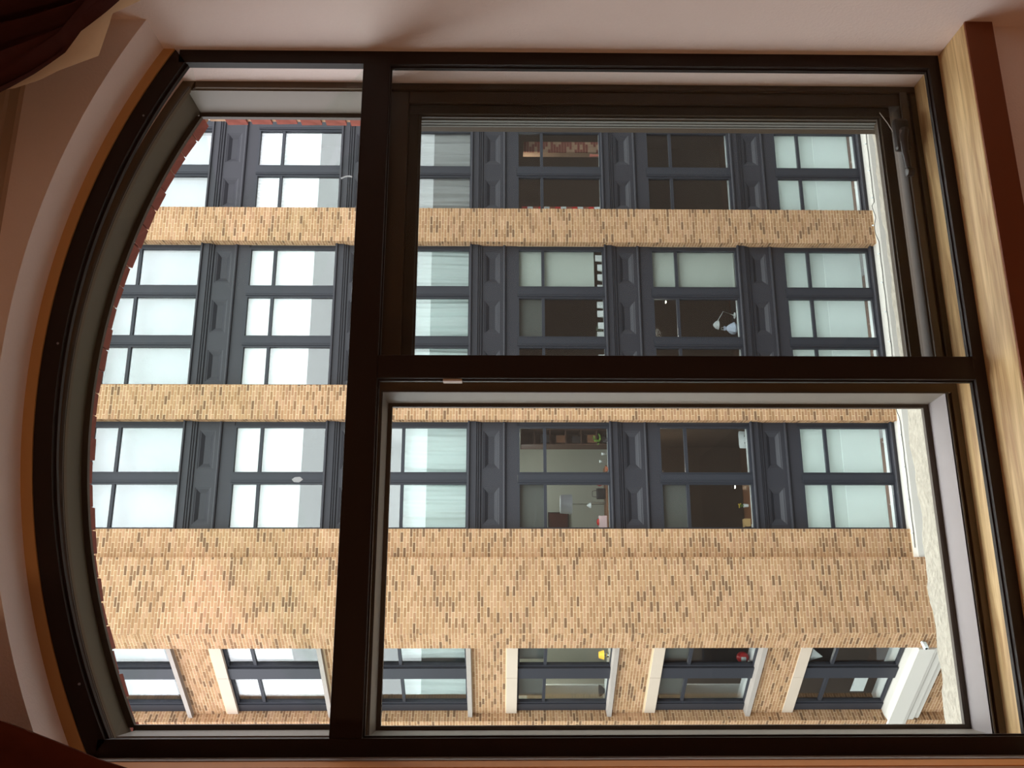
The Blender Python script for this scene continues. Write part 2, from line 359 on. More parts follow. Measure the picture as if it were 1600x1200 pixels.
# bird droppings on the outer glass
m_drop = M('dried_dropping', (225, 222, 225), .9)
_n = m_drop.node_tree.nodes; _t = _n.new('ShaderNodeBsdfTranslucent'); _t.inputs[0].default_value = (.8, .8, .82, 1); _x = _n.new('ShaderNodeMixShader'); _x.inputs[0].default_value = .6
m_drop.node_tree.links.new(_n['Principled BSDF'].outputs[0], _x.inputs[1]); m_drop.node_tree.links.new(_t.outputs[0], _x.inputs[2]); m_drop.node_tree.links.new(_x.outputs[0], _n['Material Output'].inputs[0])
def smear(name, x, z, pts, label):
    b = MB()
    vs = [(px, 0, pz) for px, pz in pts]; n = len(vs)
    b.add(vs+[(p[0], .0015, p[2]) for p in vs], [tuple(range(n)), tuple(range(n, 2*n))[::-1]]+[(i, n+i, n+(i+1) % n, (i+1) % n) for i in range(n)])
    tag(b.build(name, m_drop, loc=(x, .2785, z)), label, 'smear')
smear('dropping', 1.238, .449, [(0,-.012),(.003,-.002),(-.001,.012),(-.005,.022),(-.010,.020),(-.004,.010),(-.002,.0),(-.004,-.012)], 'thin white streak of dried dirt on the arched glass near the side wall')
smear('dropping', .34, .541, [(0,-.016),(.007,-.008),(.006,.006),(0,.014),(-.007,.008),(-.008,-.006)], 'white oval dried splash on the arched glass, above the transom')

# ---------------------------------------------------------------- our outer wall and brick reveal
ext = empty('wall_exterior', (.571, .33, ZS)); tag(ext, 'red brick outer face of our building around the window', 'wall', kind='structure')
OE = (-.571, -.33, -ZS)
b = MB(); XB0, XB1 = XL-.02, XR+.003
b.box(-18, XB0-.10, .302, .365, -17, 3.6); b.box(XB1+.10, 45, .302, .365, -17, 3.6); b.box(XB0-.10, XB1+.10, .302, .365, -17, ZS-.12)
ap = arc_pts(1.94, XB0-.10, XB1+.10, 24)
for (xa, za), (xb, zb) in zip(ap, ap[1:]):
    b.add([(xa,.302,za),(xb,.302,zb),(xb,.302,3.6),(xa,.302,3.6),(xa,.365,za),(xb,.365,zb),(xb,.365,3.6),(xa,.365,3.6)], [(0,1,2,3),(7,6,5,4),(0,4,5,1),(3,2,6,7)])
b.build('wall_body', M('weathered_wall', (84, 74, 68), .95, .1, noise=2, amt=.2), ext, loc=OE)
b = MB(); ring_arch(b, 1.842, 1.95, .303, .362, XB0+.008, XB1-.008+.02, XB0-.1, XB1+.1); b.box(XB1+.008, XB1+.1, .303, .362, ZS-.1, .9).box(XB0-.1, XB0-.008, .303, .362, ZS-.1, .9); b.build('mortar', m_redmortar, ext, loc=OE)
bm_ = MB().box(-.0, .1, -.035, .035, -.031, .031).mesh('brick', m_redbrick)
k = 0; z = ZS-.06
while z < .86:
    for sx in (1, -1):
        o_ = link('brick', bm_, ext, (OE[0]+(XB1 if sx > 0 else XB0)+sx*random.uniform(-.001, .004), OE[1]+.335+random.uniform(-.002, .002), OE[2]+z))
        o_.rotation_euler = (0, random.uniform(-.03, .03), 0 if sx > 0 else PI)
    z += .0765
bv_ = MB().box(-.0, .11, -.036, .036, -.030, .030).mesh('arch_brick', m_redbrick)
NA = 29
for i in range(NA):
    a0 = math.acos((XB1-CX)/1.84); a1 = math.acos((XB0-CX)/1.84); a = a0+(a1-a0)*(i+.5)/NA
    r = 1.832+random.uniform(0, .008)
    o_ = link('arch_brick', bv_, ext, (OE[0]+CX+r*math.cos(a), OE[1]+.335, OE[2]+CZ+r*math.sin(a)))
    o_.rotation_euler = (0, -a+random.uniform(-.05, .05), 0)
b = MB(); nx = 90; 
def stone(u, v):
    x = XB0-.08+u*(XB1-XB0+.16); e = .006*math.sin(u*31)+.005*math.sin(u*83+1)+random.uniform(-.002, .002)
    prof = [(.300, -1.205), (.36, -1.207), (.42, -1.210), (.470, -1.213), (.488, -1.222), (.492, -1.28), (.49, -1.36)]
    y, z = prof[round(v*6)]; return (x, y+(e if v > .4 else 0), z+random.uniform(-.0015, .0015))
b.sheet(stone, nx, 6); stn = b.build('stone_sill', m_stone, ext, loc=OE)

# ---------------------------------------------------------------- curtains of the room
m_cur = M('burgundy_velvet', (72, 40, 38), .95, .1, noise=30, amt=.2)
m_lin = M('cream_lining', (236, 200, 164), .9, .1)
_n = m_lin.node_tree.nodes; _t = _n.new('ShaderNodeBsdfTranslucent'); _t.inputs[0].default_value = (*s2l((236, 196, 156)), 1); _x = _n.new('ShaderNodeMixShader'); _x.inputs[0].default_value = .6
m_lin.node_tree.links.new(_n['Principled BSDF'].outputs[0], _x.inputs[1]); m_lin.node_tree.links.new(_t.outputs[0], _x.inputs[2]); m_lin.node_tree.links.new(_x.outputs[0], _n['Material Output'].inputs[0])
m_cur2 = M('red_brown_velvet', (84, 40, 28), .95, .1, noise=30, amt=.2)
def swag(name, edge, sx, x_out, m, yb, label, group=None, lining=None):
    """tied-back drape: the free edge runs along edge=[(x,z)...] from the ceiling towards the side"""
    def fn(u, v):
        t = v*(len(edge)-1); i = min(int(t), len(edge)-2); f = t-i
        ex = edge[i][0]+(edge[i+1][0]-edge[i][0])*f; ez = edge[i][1]+(edge[i+1][1]-edge[i][1])*f
        ox = x_out; oz = CEIL-.02-(v*.75)
        x = ex+(ox-ex)*u; z = ez+(oz-ez)*(u*(1-.3*math.sin(PI*u)))
        y = yb+.020*math.sin(u*26+v*3)+.008*math.sin(u*61)
        return (x, y, z)
    r = empty(name, (edge[0][0], yb, CEIL-.03)); tag(r, label, 'curtain', group)
    o = (-edge[0][0], -yb, -(CEIL-.03))
    MB().sheet(fn, 70, 24, .006).build('cloth', m, r, smooth=True, loc=o)
    if lining:
        e2 = lining
        def fl(u, v):
            t = v*(len(e2)-1); i = min(int(t), len(e2)-2); f = t-i
            ex = e2[i][0]+(e2[i+1][0]-e2[i][0])*f; ez = e2[i][1]+(e2[i+1][1]-e2[i][1])*f
            t2 = v*(len(edge)-1); i2 = min(int(t2), len(edge)-2); f2 = t2-i2
            gx = edge[i2][0]+(edge[i2+1][0]-edge[i2][0])*f2+sx*.1; gz = edge[i2][1]+(edge[i2+1][1]-edge[i2][1])*f2+.04
            return (ex+(gx-ex)*u, yb+.045+.004*math.sin(u*9), ez+(gz-ez)*u)
        MB().sheet(fl, 12, 24, 0).build('lining', m_lin, r, smooth=True, loc=o)
    return r
swag('curtain', [(1.02, 1.235), (1.112, 1.095), (1.153, 1.045), (1.21, .984), (1.286, .944), (1.34, .925), (1.42, .80)], 1, 1.445, m_cur, -.35,
     'dark burgundy tied back curtain with cream lining at the side wall', lining=[(1.13, 1.09), (1.153, 1.035), (1.177, .998), (1.216, .914), (1.30, .90), (1.329, .896), (1.40, .78)])
swag('curtain', [(-.12, 1.235), (-.175, 1.0), (-.198, .892), (-.23, .802), (-.262, .714), (-.276, .66), (-.33, .4)], -1, -1.15, m_cur2, -.35,
     'red-brown tied back curtain at the lower left corner of the photo')
b = MB().tube([(-1.3, -.33, CEIL-.012), (1.44, -.33, CEIL-.012)], .009, 10)
tag(b.build('curtain_rod', m_dark, smooth=True), 'slim dark curtain rod under the ceiling carrying both drapes', 'curtain rod')

# ================================================================ STREET FRONT OPPOSITE
D = 22.086; DF = D-.30; DP = D-.50
H = 3.70; B0 = 8.28
KP = Vector((-.55, DP, 0)); ang = math.radians(-49)
TA = Matrix.Translation(KP) @ Matrix.Rotation(ang, 4, 'Z')      # angled wall frame: x to the right, y into the house
TOP, BOT = 11.1, -17.0
bld = empty('brick_building', M4=MF @ Matrix.Translation((6, D, -17)))
tag(bld, 'tan brick apartment building with slate iron window bays across the street', 'building')
OB = (-6, -D, 17)
def bp(b, name, mats, parent=bld, **k): return b.build(name, mats, parent, loc=OB if parent is bld else (0, 0, 0), **k)
piers = [('A', 9.79, 10.79), ('B', 4.785, 5.715), ('C', 1.27, 1.98), ('E', 14.86, 15.9)]
bot = {'A': -10.42, 'B': -10.42, 'C': -10.42, 'E': -10.42}
G = .004
# mortar cores
b = MB()
for n_, x0, x1 in piers: b.box(x0+.004, x1-.004, DF+G, D+.2, bot[n_], TOP)
b.box(-.545, 1.266, DP+G, D+.2, BOT, TOP)
bp(b, 'pier_core', m_mortar)
b = MB(TA); b.box(-.545, 0.004, G, .6, BOT, TOP); b.box(-6, -3.504, G, .6, BOT, TOP)
b.box(-3.50, -.547, .25+G, .6, BOT, -10.5)
for k in range(-1, 6):
    zb = B0-k*H
    b.box(-3.5, -.547, .25+G, .55, zb-1.06, zb-.16)
bp(b, 'angled_wall_core', m_mortar)
# bricks
cum = []; s_ = 0
for v in BW: s_ += v; cum.append(s_)
def tone():
    r = random.uniform(0, s_)
    for i, c in enumerate(cum):
        if r <= c: return i
rest = MB(); singles = []
CP, BP_, JT = .078, .250, .015
def bricks(T, x0, x1, z0, z1, y=0., d=.06, single=None, phase=0):
    """running bond on a wall patch: T carries the patch, x along, z up, y=0 is the brick face"""
    c0 = math.ceil((z0)/CP)
    ci = c0
    while (ci+1)*CP <= z1+.02:
        za = ci*CP+JT/2; zb = (ci+1)*CP-JT/2
        x = x0 - ((ci % 2)*BP_/2) - phase*BP_
        while x < x1-.01:
            a = max(x+JT/2, x0); c = min(x+BP_-JT/2, x1)
            if c-a > .03:
                t = tone(); j = random.uniform(-.003, .003)
                if single and single(za) : singles.append((T, a, c, za, zb, y, t))
                else:
                    rest.T = T
                    yy = y+j; rest.add([(a,yy,za),(c,yy,za),(c,yy+d,za),(a,yy+d,za),(a,yy,zb),(c,yy,zb),(c,yy+d,zb),(a,yy+d,zb)],
                             [(0,3,2,1),(4,5,6,7),(0,1,5,4),(1,2,6,5),(3,0,4,7)], t)
            x += BP_
        ci += 1
I4 = Matrix.Identity(4)
ZT = 11.0
for n_, x0, x1 in piers:
    bricks(Matrix.Translation((0, DF, 0)), x0, x1, bot[n_], ZT)
    if n_ != 'C':
        T = Matrix.Translation((x0, D, 0)) @ Matrix.Rotation(-PI/2, 4, 'Z')       # left return of the pier
        bricks(T, .0, .29, bot[n_], ZT, phase=.5)
bricks(Matrix.Translation((0, DP, 0)), -.55, 1.27, -13.5, ZT, single=lambda z: -2.16 < z < .84)
bricks(TA, -.545, 0, -13.5, ZT)
bricks(TA, -5.5, -3.5, -13.5, ZT)
for k in range(-1, 6):
    zb = B0-k*H; bricks(TA @ Matrix.Translation((0, .25, 0)), -3.5, -.547, zb-1.06, zb-.16)
bricks(TA @ Matrix.Translation((0, .25, 0)), -3.5, -.547, -13.5, -11.2)
T = TA @ Matrix.Translation((-3.5, .0, 0)) @ Matrix.Rotation(PI/2, 4, 'Z')         # return at the far end of the angled bay
bricks(T, 0.0, .36, -13.5, ZT)
rest.T = None
r_ = bp(rest, 'brick', m_br); r_['kind'] = 'stuff'
bmeshes = [MB().box(-.5, .5, 0, .06, -.5, .5).mesh('brick', m) for m in m_br]
for T, a, c, za, zb, y, t in singles[:300]:
    o_ = link('brick', bmeshes[t], bld); o_.location = Vector(OB)+(T @ Vector(((a+c)/2, y+random.uniform(-.003, .003), (za+zb)/2)))
    o_.scale = (c-a, 1, zb-za)
print('bricks', len(rest.f)//5, len(singles))
if len(singles) > 300:
    ex = MB()
    for T, a, c, za, zb, y, t in singles[300:]: ex.T = T; ex.box(a, c, y, y+.06, za, zb, t)
    ex.T = None; e_ = bp(ex, 'brick', m_br); e_['kind'] = 'stuff'

# ---- window bays
bays = {1: (10.79, 14.86, [(10.87, 11.90), (12.25, 13.33), (13.66, 14.74)]),
        2: (5.60, 9.79, [(5.80, 6.83), (7.16, 8.25), (8.60, 9.66)]),
        3: (1.90, 4.785, [(2.04, 3.14), (3.46, 4.63)])}
LOWZ, UPZ, TOPZ = 1.61, 1.69, 2.31
def window_meshes(wd):
    f = MB(); e = .055
    f.box(-e, 0, 0, .10, -e, TOPZ+e).box(wd, wd+e, 0, .10, -e, TOPZ+e).box(0, wd, 0, .10, -e, 0).box(0, wd, 0, .10, TOPZ, TOPZ+e).box(0, wd, .01, .10, LOWZ, UPZ)
    fm = f.mesh('window', m_irondk)
    lo = MB().box(0, wd, .06, .068, 0, LOWZ).mesh('pane', m_pane); hi = MB().box(0, wd, .06, .068, UPZ, TOPZ).mesh('pane', m_pane)
    return fm, lo, hi
def place_window(meshes, loc, rz=0):
    o_ = link('window', meshes[0], bld, Vector(OB)+Vector(loc), rz)
    for m in meshes[1:]:
        link('pane', m, o_)
    return o_
def spandrel(x0, x1, cols, zb, last=False):
    """iron panelled spandrel under one row of windows"""
    b = MB()
    b.prof_x(x0, x1, [(D+.1, zb-.055), (D+.02, zb-.055), (D-.13, zb-.035), (D-.15, zb-.05), (D-.15, zb-.085), (D-.10, zb-.10), (D-.10, zb-.26), (D-.07, zb-.275), (D-.07, zb-.31), (D-.04, zb-.325), (D-.04, zb-.37), (D, zb-.39), (D+.1, zb-.39)])
    if last: return bp(b, 'spandrel', m_iron)
    zp1, zp0 = zb-.44, zb-.86
    b.box(x0, x1, D, D+.1, zp1, zb-.38); b.box(x0, x1, D, D+.1, zb-1.335, zp0)
    b.prof_x(x0, x1, [(D, zb-.955), (D-.05, zb-.96), (D-.06, zb-.99), (D-.05, zb-1.02), (D, zb-1.03)])
    xs = [x0]
    for c0, c1 in cols: xs += [c0+.07, c1-.07]
    xs.append(x1)
    for i in range(0, len(xs), 2): b.box(xs[i], xs[i+1], D, D+.1, zp0, zp1)
    s = bp(b, 'spandrel', m_iron)
    for c0, c1 in cols:
        a, c = c0+.07, c1-.07; q = MB(); e = .03; r = .12; rz = .10; y1 = D+.075
        R0 = [(a, D, zp0), (c, D, zp0), (c, D, zp1), (a, D, zp1)]
        R1 = [(a+e, D-.0, zp0+e), (c-e, D, zp0+e), (c-e, D, zp1-e), (a+e, D, zp1-e)]
        R1 = [(x, D+.012, z) for x, y, z in R1]
        R2 = [(a+e+.012, D+.012, zp0+e+.012), (c-e-.012, D+.012, zp0+e+.012), (c-e-.012, D+.012, zp1-e-.012), (a+e+.012, D+.012, zp1-e-.012)]
        R3 = [(a+e+r, y1, zp0+e+rz), (c-e-r, y1, zp0+e+rz), (c-e-r, y1, zp1-e-rz), (a+e+r, y1, zp1-e-rz)]
        vs = R0+R1+R2+R3; fs = []
        for L_ in range(3):
            for i in range(4): fs.append((L_*4+i, L_*4+(i+1) % 4, (L_+1)*4+(i+1) % 4, (L_+1)*4+i))
        fs.append((12, 13, 14, 15)); q.add(vs, fs); q.build('recessed_panel', m_iron, s)
    return s
cache = {}
def wm(wd):
    k = round(wd, 2)
    if k not in cache: cache[k] = window_meshes(k)
    return cache[k]
for bi, (x0, x1, cols) in bays.items():
    b = MB()
    edges = [x0]+[v for c in cols for v in (c[0]-.055, c[1]+.055)]+[x1]
    for i in range(0, len(edges), 2):
        if i == 0 or i == len(edges)-2: b.box(edges[i], edges[i+1], D+.02, D+.12, -10.4, TOP)
    bp(b, 'jamb', m_irondk)
    for i in range(2, len(edges)-2, 2):
        q = MB()
        for k in range(0, 6):
            zb = B0-k*H; q.box(edges[i], edges[i+1], D-.035, D+.12, zb-.05, zb+TOPZ+.05)
            q.box(edges[i]+.04, edges[i]+.055, D-.045, D-.03, zb-.05, zb+TOPZ+.05)
        bp(q, 'mullion', m_irondk)
    for k in range(6):
        zb = B0-k*H
        for c0, c1 in cols: place_window(wm(c1-c0), (c0, D, zb))
        spandrel(x0, x1, cols, zb, k == 5)
    q = MB().box(x0, x1, D-.02, D+.1, B0+TOPZ+.05, TOP); bp(q, 'top_fascia', m_iron)
# angled bay windows, stone lintels and sills
acols = [(-1.66, -.56), (-3.18, -2.18)]
for k in range(6):
    zb = B0-k*H
    for c0, c1 in acols:
        w_ = wm(c1-c0); place_window(w_, TA @ Vector((c0, .36, zb)), ang)
    q = MB(TA); q.box(-2.125, -1.715, .30, .46, zb-.06, zb+TOPZ+.05); q.box(-3.5, -3.235, .33, .46, zb-.06, zb+TOPZ+.05); q.box(-3.5, -.5, .33, .46, zb+TOPZ+.04, zb+TOPZ+.12); bp(q, 'mullion', m_irondk)
    q = MB(TA); q.box(-3.5, -2.03, .238, .5, zb+TOPZ+.05, zb+TOPZ+.335).box(-2.02, -.547, .238, .5, zb+TOPZ+.05, zb+TOPZ+.335); bp(q, 'stone_lintel', m_lime, bevel=.004)
    if k < 5:
        q = MB(TA); q.prof_x(-3.5, -.547, [(.46, zb-.02), (.13, zb-.045), (.12, zb-.16), (.46, zb-.17)]); bp(q, 'stone_sill', M('grey_stone_sill', (156, 146, 138), .8, noise=5, amt=.12) if k == 0 else bpy.data.materials['grey_stone_sill'])
# string course above street: white moulded cornice
def cornice(T, x0, x1, z, y):
    b = MB(T); 
    b.prof_x(x0, x1, [(y+.5, z+.04), (y+.02, z+.03), (y-.17, z-.02), (y-.17, z-.42), (y-.14, z-.44), (y-.14, z-.50), (y-.10, z-.56), (y-.10, z-.70), (y-.05, z-.74), (y-.05, z-.86), (y+.5, z-.86)])
    return b
cn = cornice(None, 1.272, 16, -10.42, DF); bp(cn, 'cornice', m_corn)
cn = cornice(TA, -3.75, -.547, -10.33, .12); bp(cn, 'cornice', m_corn)
cn = cornice(TA, -3.6, -.547, -12.55, .16); bp(cn, 'cornice', m_corn)
b = MB(); b.box(1.9, 16, DF+.05, D+.2, BOT, -11.2); bp(b, 'base_wall', m_br[1])
b = MB(); b.box(-.6, 16, DP-.1, D+6, TOP, TOP+.2); bp(b, 'parapet', m_lime)

# ---- rooms behind the windows
rooms = {}
m_white = M('white_plastic', (222, 228, 226), .5)
def rm(name, c, r=.9): return M(name, c, r, .2)
m_rw = rm('pale_room_wall', (205, 208, 198)); m_rd = rm('dim_room_wall', (88, 74, 62)); m_rg = rm('grey_room_wall', (165, 168, 170)); m_rb = rm('brown_room_wall', (104, 76, 58))
m_rbrick = M('exposed_room_brick', (150, 88, 72), .9, .2, noise=3, amt=.35)
def room(T, x0, x1, z0, z1, y0, dep, m, m2=None):
    b = MB(T); y1 = y0+dep
    b.add([(x0,y1,z0),(x1,y1,z0),(x1,y1,z1),(x0,y1,z1)], [(0,1,2,3)], 0)
    b.add([(x0,y0,z0),(x0,y1,z0),(x0,y1,z1),(x0,y0,z1)], [(0,1,2,3)], 0); b.add([(x1,y0,z0),(x1,y1,z0),(x1,y1,z1),(x1,y0,z1)], [(3,2,1,0)], 0)
    b.add([(x0,y0,z0),(x1,y0,z0),(x1,y1,z0),(x0,y1,z0)], [(0,1,2,3)], 1); b.add([(x0,y0,z1),(x1,y0,z1),(x1,y1,z1),(x0,y1,z1)], [(3,2,1,0)], 2)
    return bp(b, 'room_shell', [m, m2 or m_rb, m_rg if m is not m_rd else m_rd])
wallm = {(1, 3): m_rd, (2, 3): m_rd, (3, 3): m_rw, (1, 4): m_rd, (2, 4): m_rd, (3, 4): m_rd, (4, 3): m_rw, (4, 4): m_rd, (4, 5): m_rd}
for k in range(6):
    zb = B0-k*H
    for bi, (x0, x1, cols) in bays.items(): room(None, x0+.02, x1-.02 if bi > 1 else x1, zb-.75, zb+TOPZ+.25, D+.11, 3.4, wallm.get((bi, k), m_rg))
    if k in (3, 4, 5):
        for x0, x1, cols in bays.values(): bp(MB().box(x0+.03, x1-.03, D+.115, D+.31, zb-.06, zb-.02), 'window_ledge', m_white)
        bp(MB(TA).box(-3.58, -.56, .48, .88, zb-.06, zb-.02), 'window_ledge', m_white)
    room(TA, -4.6, -.55, zb-.75, zb+TOPZ+.25, .47, 2.2, wallm.get((4, k), m_rg))

def room_fill(T, x, y, z, e, c=(1, .93, .85)):
    l = bpy.data.lights.new('room_fill_light', 'POINT'); l.energy = e; l.color = c; l.shadow_soft_size = .2  # unseen point light added to brighten a room opposite
    ob = bpy.data.objects.new('room_fill_light', l); col.objects.link(ob); ob.matrix_world = MF @ (T or I4) @ Matrix.Translation((x, y, z))
room_fill(None, 3.3, D+1.6, B0-3*H+2.1, 42, (1, .97, .92)); room_fill(None, 3.6, D+1.6, B0-4*H+2.1, 30, (1, .85, .7)); room_fill(None, 7.8, D+1.6, B0-3*H+2.1, 9, (1, .8, .6))
for x_ in (3.3, 7.7, 12.4):
    room_fill(None, x_, D+1.7, B0-5*H+1.3, 190, (1, .98, .97))  # added behind the lowest row of blinds to brighten them
room_fill(None, 3.3, D+1.7, B0-2*H+1.3, 90, (1, .98, .97)); room_fill(None, 7.7, D+1.7, B0-2*H+1.3, 70, (1, .98, .97))  # added behind the sheer curtains to brighten them
room_fill(TA, -2.4, 1.5, B0-3*H+2.1, 60); room_fill(TA, -2.4, 1.5, B0-4*H+2.1, 36); room_fill(TA, -2.4, 1.5, B0-5*H+2.1, 30); room_fill(None, 12.8, D+1.4, B0-3*H+2.1, 25); room_fill(None, 7.6, D+1.2, B0-4*H+2.1, 28)
# ---- blinds and curtains in the opposite windows
m_blind = M('white_roller_blind', (250, 250, 250), .9, .1)
m_blind2 = M('grey_roller_blind', (184, 188, 194), .9, .1)
m_frost = M('pale_green_blind', (238, 248, 244), .9, .1, noise=2, amt=.05)
def translucent(m, c, f):
    n = m.node_tree.nodes; t = n.new('ShaderNodeBsdfTranslucent'); t.inputs[0].default_value = (*s2l(c), 1); x = n.new('ShaderNodeMixShader'); x.inputs[0].default_value = f
    L = m.node_tree.links; L.new(n['Principled BSDF'].outputs[0], x.inputs[1]); L.new(t.outputs[0], x.inputs[2]); L.new(x.outputs[0], n['Material Output'].inputs[0])
translucent(m_frost, (244, 250, 248), .4)
m_mesh2 = M('dark_mesh_blind', (100, 103, 98), .9, .1)
m_mesh = M('grey_mesh_blind', (196, 204, 194), .9, .1, noise=20, amt=.1)
m_sheerc = M('sheer_curtain', (240, 247, 244), .95, .1)
translucent(m_sheerc, (228, 248, 246), .35)
floor_n = ['top row of windows', 'second row from the top', 'third row from the top', 'fourth row from the top', 'fifth row from the top', 'lowest row, above the white cornice']
bay_n = {1: 'far bay', 2: 'middle bay', 3: 'near bay', 4: 'angled bay'}
col_n = {1: ['column nearest the pier', 'second column', 'third column'], 2: ['column nearest the camera', 'central column', 'column by the far pier'], 3: ['column by the wide pier', 'column by the narrow pier'], 4: ['column nearest the corner', 'farther column']}
def fthing(b, name, mats, label, cat, group=None, smooth=False, **kw):
    me = b.mesh(name, mats)
    if smooth: me.polygons.foreach_set('use_smooth', [True]*len(me.polygons)); me.set_sharp_from_angle(angle=math.radians(50))
    o_ = bpy.data.objects.new(name, me); col.objects.link(o_); o_.matrix_world = MF
    tag(o_, label, cat, group); recenter(o_); return o_
def blind(T, c0, c1, z0, z1, y, m, label, group, pleat=0):
    b = MB(T)
    if pleat:
        b.sheet(lambda u, v: (c0-.05+u*(c1-c0+.1), y+.018*math.sin(u*pleat), z0+v*(z1-z0)), int(pleat*1.6), 1, .003)
    else: b.box(c0-.05, c1+.05, y, y+.004, z0, z1)
    b.box(c0-.05, c1+.05, y-.012, y+.014, z0-.02, z0+.012); b.lathe(((c0+c1)/2, y, z1+.03), [(.03, -(c1-c0)/2-.05), (.03, (c1-c0)/2+.05)], 10, axis='X')
    return fthing(b, 'window_blind', m, label, 'blind', group)
def curtain(T, c0, c1, z0, z1, y, m, label, group, seed):
    rnd = random.Random(seed); ph = [rnd.uniform(0, 6) for _ in range(4)]; am = [rnd.uniform(.012, .03) for _ in range(4)]
    def fn(u, v):
        yy = y+am[0]*math.sin(u*21+ph[0]+v*1.2)+am[1]*.7*math.sin(u*37+ph[1]-v*2)+am[2]*.5*math.sin(u*58+ph[2]); 
        return (c0-.05+u*(c1-c0+.1)+.02*math.sin(v*3+ph[3]), yy, z0+v*(z1-z0)+.01*math.sin(u*30))
    return fthing(MB(T).sheet(fn, 60, 10, .003), 'window_curtain', m, label, 'curtain', group, smooth=True)
for bi, (x0, x1, cols) in bays.items():
    for ci, (c0, c1) in enumerate(cols[:2] if bi == 1 else cols):
        nm = '%s, %s' % (col_n[bi][ci], bay_n[bi])
        zb = B0; blind(None, c0, c1, zb+.04, zb+TOPZ+.05, D+.35, m_blind2, 'pale grey blind, top row, %s' % nm, 'blinds in the opposite windows')
        zb = B0-H; blind(None, c0, c1, zb+.62, zb+TOPZ+.05, D+.16, m_blind, 'white blind two thirds down, second row, %s' % nm, 'blinds in the opposite windows', pleat=(70 if bi == 1 else 0))
        zb = B0-2*H; curtain(None, c0, c1, zb-.02, zb+LOWZ+(.1 if bi == 3 else .7), D+.20, m_sheerc if bi > 1 else M('grey_sheer', (170, 172, 170), .95, .1) if ci == 0 else bpy.data.materials['grey_sheer'],
                             'gathered sheer curtain, third row, %s' % nm, 'curtains in the opposite windows', bi*10+ci)
        zb = B0-5*H; blind(None, c0, c1, zb+.16, zb+TOPZ+.05, D+.17, m_frost, 'pale green blind, lowest row, %s' % nm, 'blinds in the opposite windows')
for (bi, ci, k, z0, z1, m, t) in ((2, 2, 3, .24, TOPZ+.05, m_mesh, 'grey mesh blind fully down, fourth row, middle bay beside the far pier'),
        (2, 2, 4, .03, TOPZ+.05, m_mesh, 'grey mesh blind fully down, fifth row, middle bay beside the far pier'),
        (3, 0, 3, UPZ-.02, TOPZ+.05, m_mesh2, 'short grey blind in the small upper pane, fourth row, near bay'),
        (2, 1, 3, UPZ-.02, TOPZ+.05, m_mesh2, 'short grey blind in the small upper pane, fourth row, middle bay'),
        (3, 0, 4, UPZ-.02, TOPZ+.05, m_mesh2, 'short grey blind in the small upper pane, fifth row, near bay')):
    c0, c1 = bays[bi][2][ci]; zb = B0-k*H; blind(None, c0, c1, zb+z0, zb+z1, D+.15, m, t, 'blinds in the opposite windows')
for ci, (c0, c1) in enumerate(acols):
    nm = col_n[4][ci]
    blind(TA, c0, c1, B0+.3, B0+TOPZ+.05, .62, m_blind2, 'pale grey blind, angled bay top row, %s' % nm, 'blinds in the opposite windows')
    blind(TA, c0, c1, B0-H+(.75 if ci == 0 else .1), B0-H+TOPZ+.05, .60, m_blind, 'white pleated blind, angled bay second row, %s' % nm, 'blinds in the opposite windows', pleat=70)
    curtain(TA, c0, c1, B0-2*H-.02, B0-2*H+LOWZ+.1, .62, m_sheerc, 'sheer curtain, angled bay third row, %s' % nm, 'curtains in the opposite windows', 70+ci)
    blind(TA, c0, c1, B0-3*H+UPZ-.02, B0-3*H+TOPZ+.05, .60, m_mesh2, 'short grey upper blind, angled bay fourth row, %s' % nm, 'blinds in the opposite windows')
    blind(TA, c0, c1, B0-4*H+UPZ-.02, B0-4*H+TOPZ+.05, .60, m_mesh2, 'short grey upper blind, angled bay fifth row, %s' % nm, 'blinds in the opposite windows')

# ---- things seen in the rooms opposite
def fe(name, loc, label, cat, group=None):
    e = empty(name, M4=MF @ Matrix.Translation(loc)); tag(e, label, cat, group); return e
ZL = {k: B0-k*H for k in range(6)}
m_wood = M('brown_wood', (110, 70, 44), .5); m_black = M('black_plastic', (26, 24, 26), .5); m_red = M('red_glossy', (200, 40, 38), .35)
m_leaf = M('leaf_green', (110, 150, 50), .6); m_chrome = M('chrome', (200, 205, 205), .15, metal=1); m_pink = M('pink_card', (228, 196, 196), .8)
m_paper = M('printed_paper', (232, 236, 232), .9)
def table(loc, x, y, z, label, m=m_wood):
    t = fe('table', loc, label, 'table'); MB().box(-x/2, x/2, -y/2, y/2, z-.04, z).build('tabletop', m, t, bevel=.005)
    for sx in (-1, 1):
        for sy in (-1, 1): MB().box(sx*(x/2-.06)-.025, sx*(x/2-.06)+.025, sy*(y/2-.06)-.025, sy*(y/2-.06)+.025, 0, z-.04).build('leg', m, t)
    return t
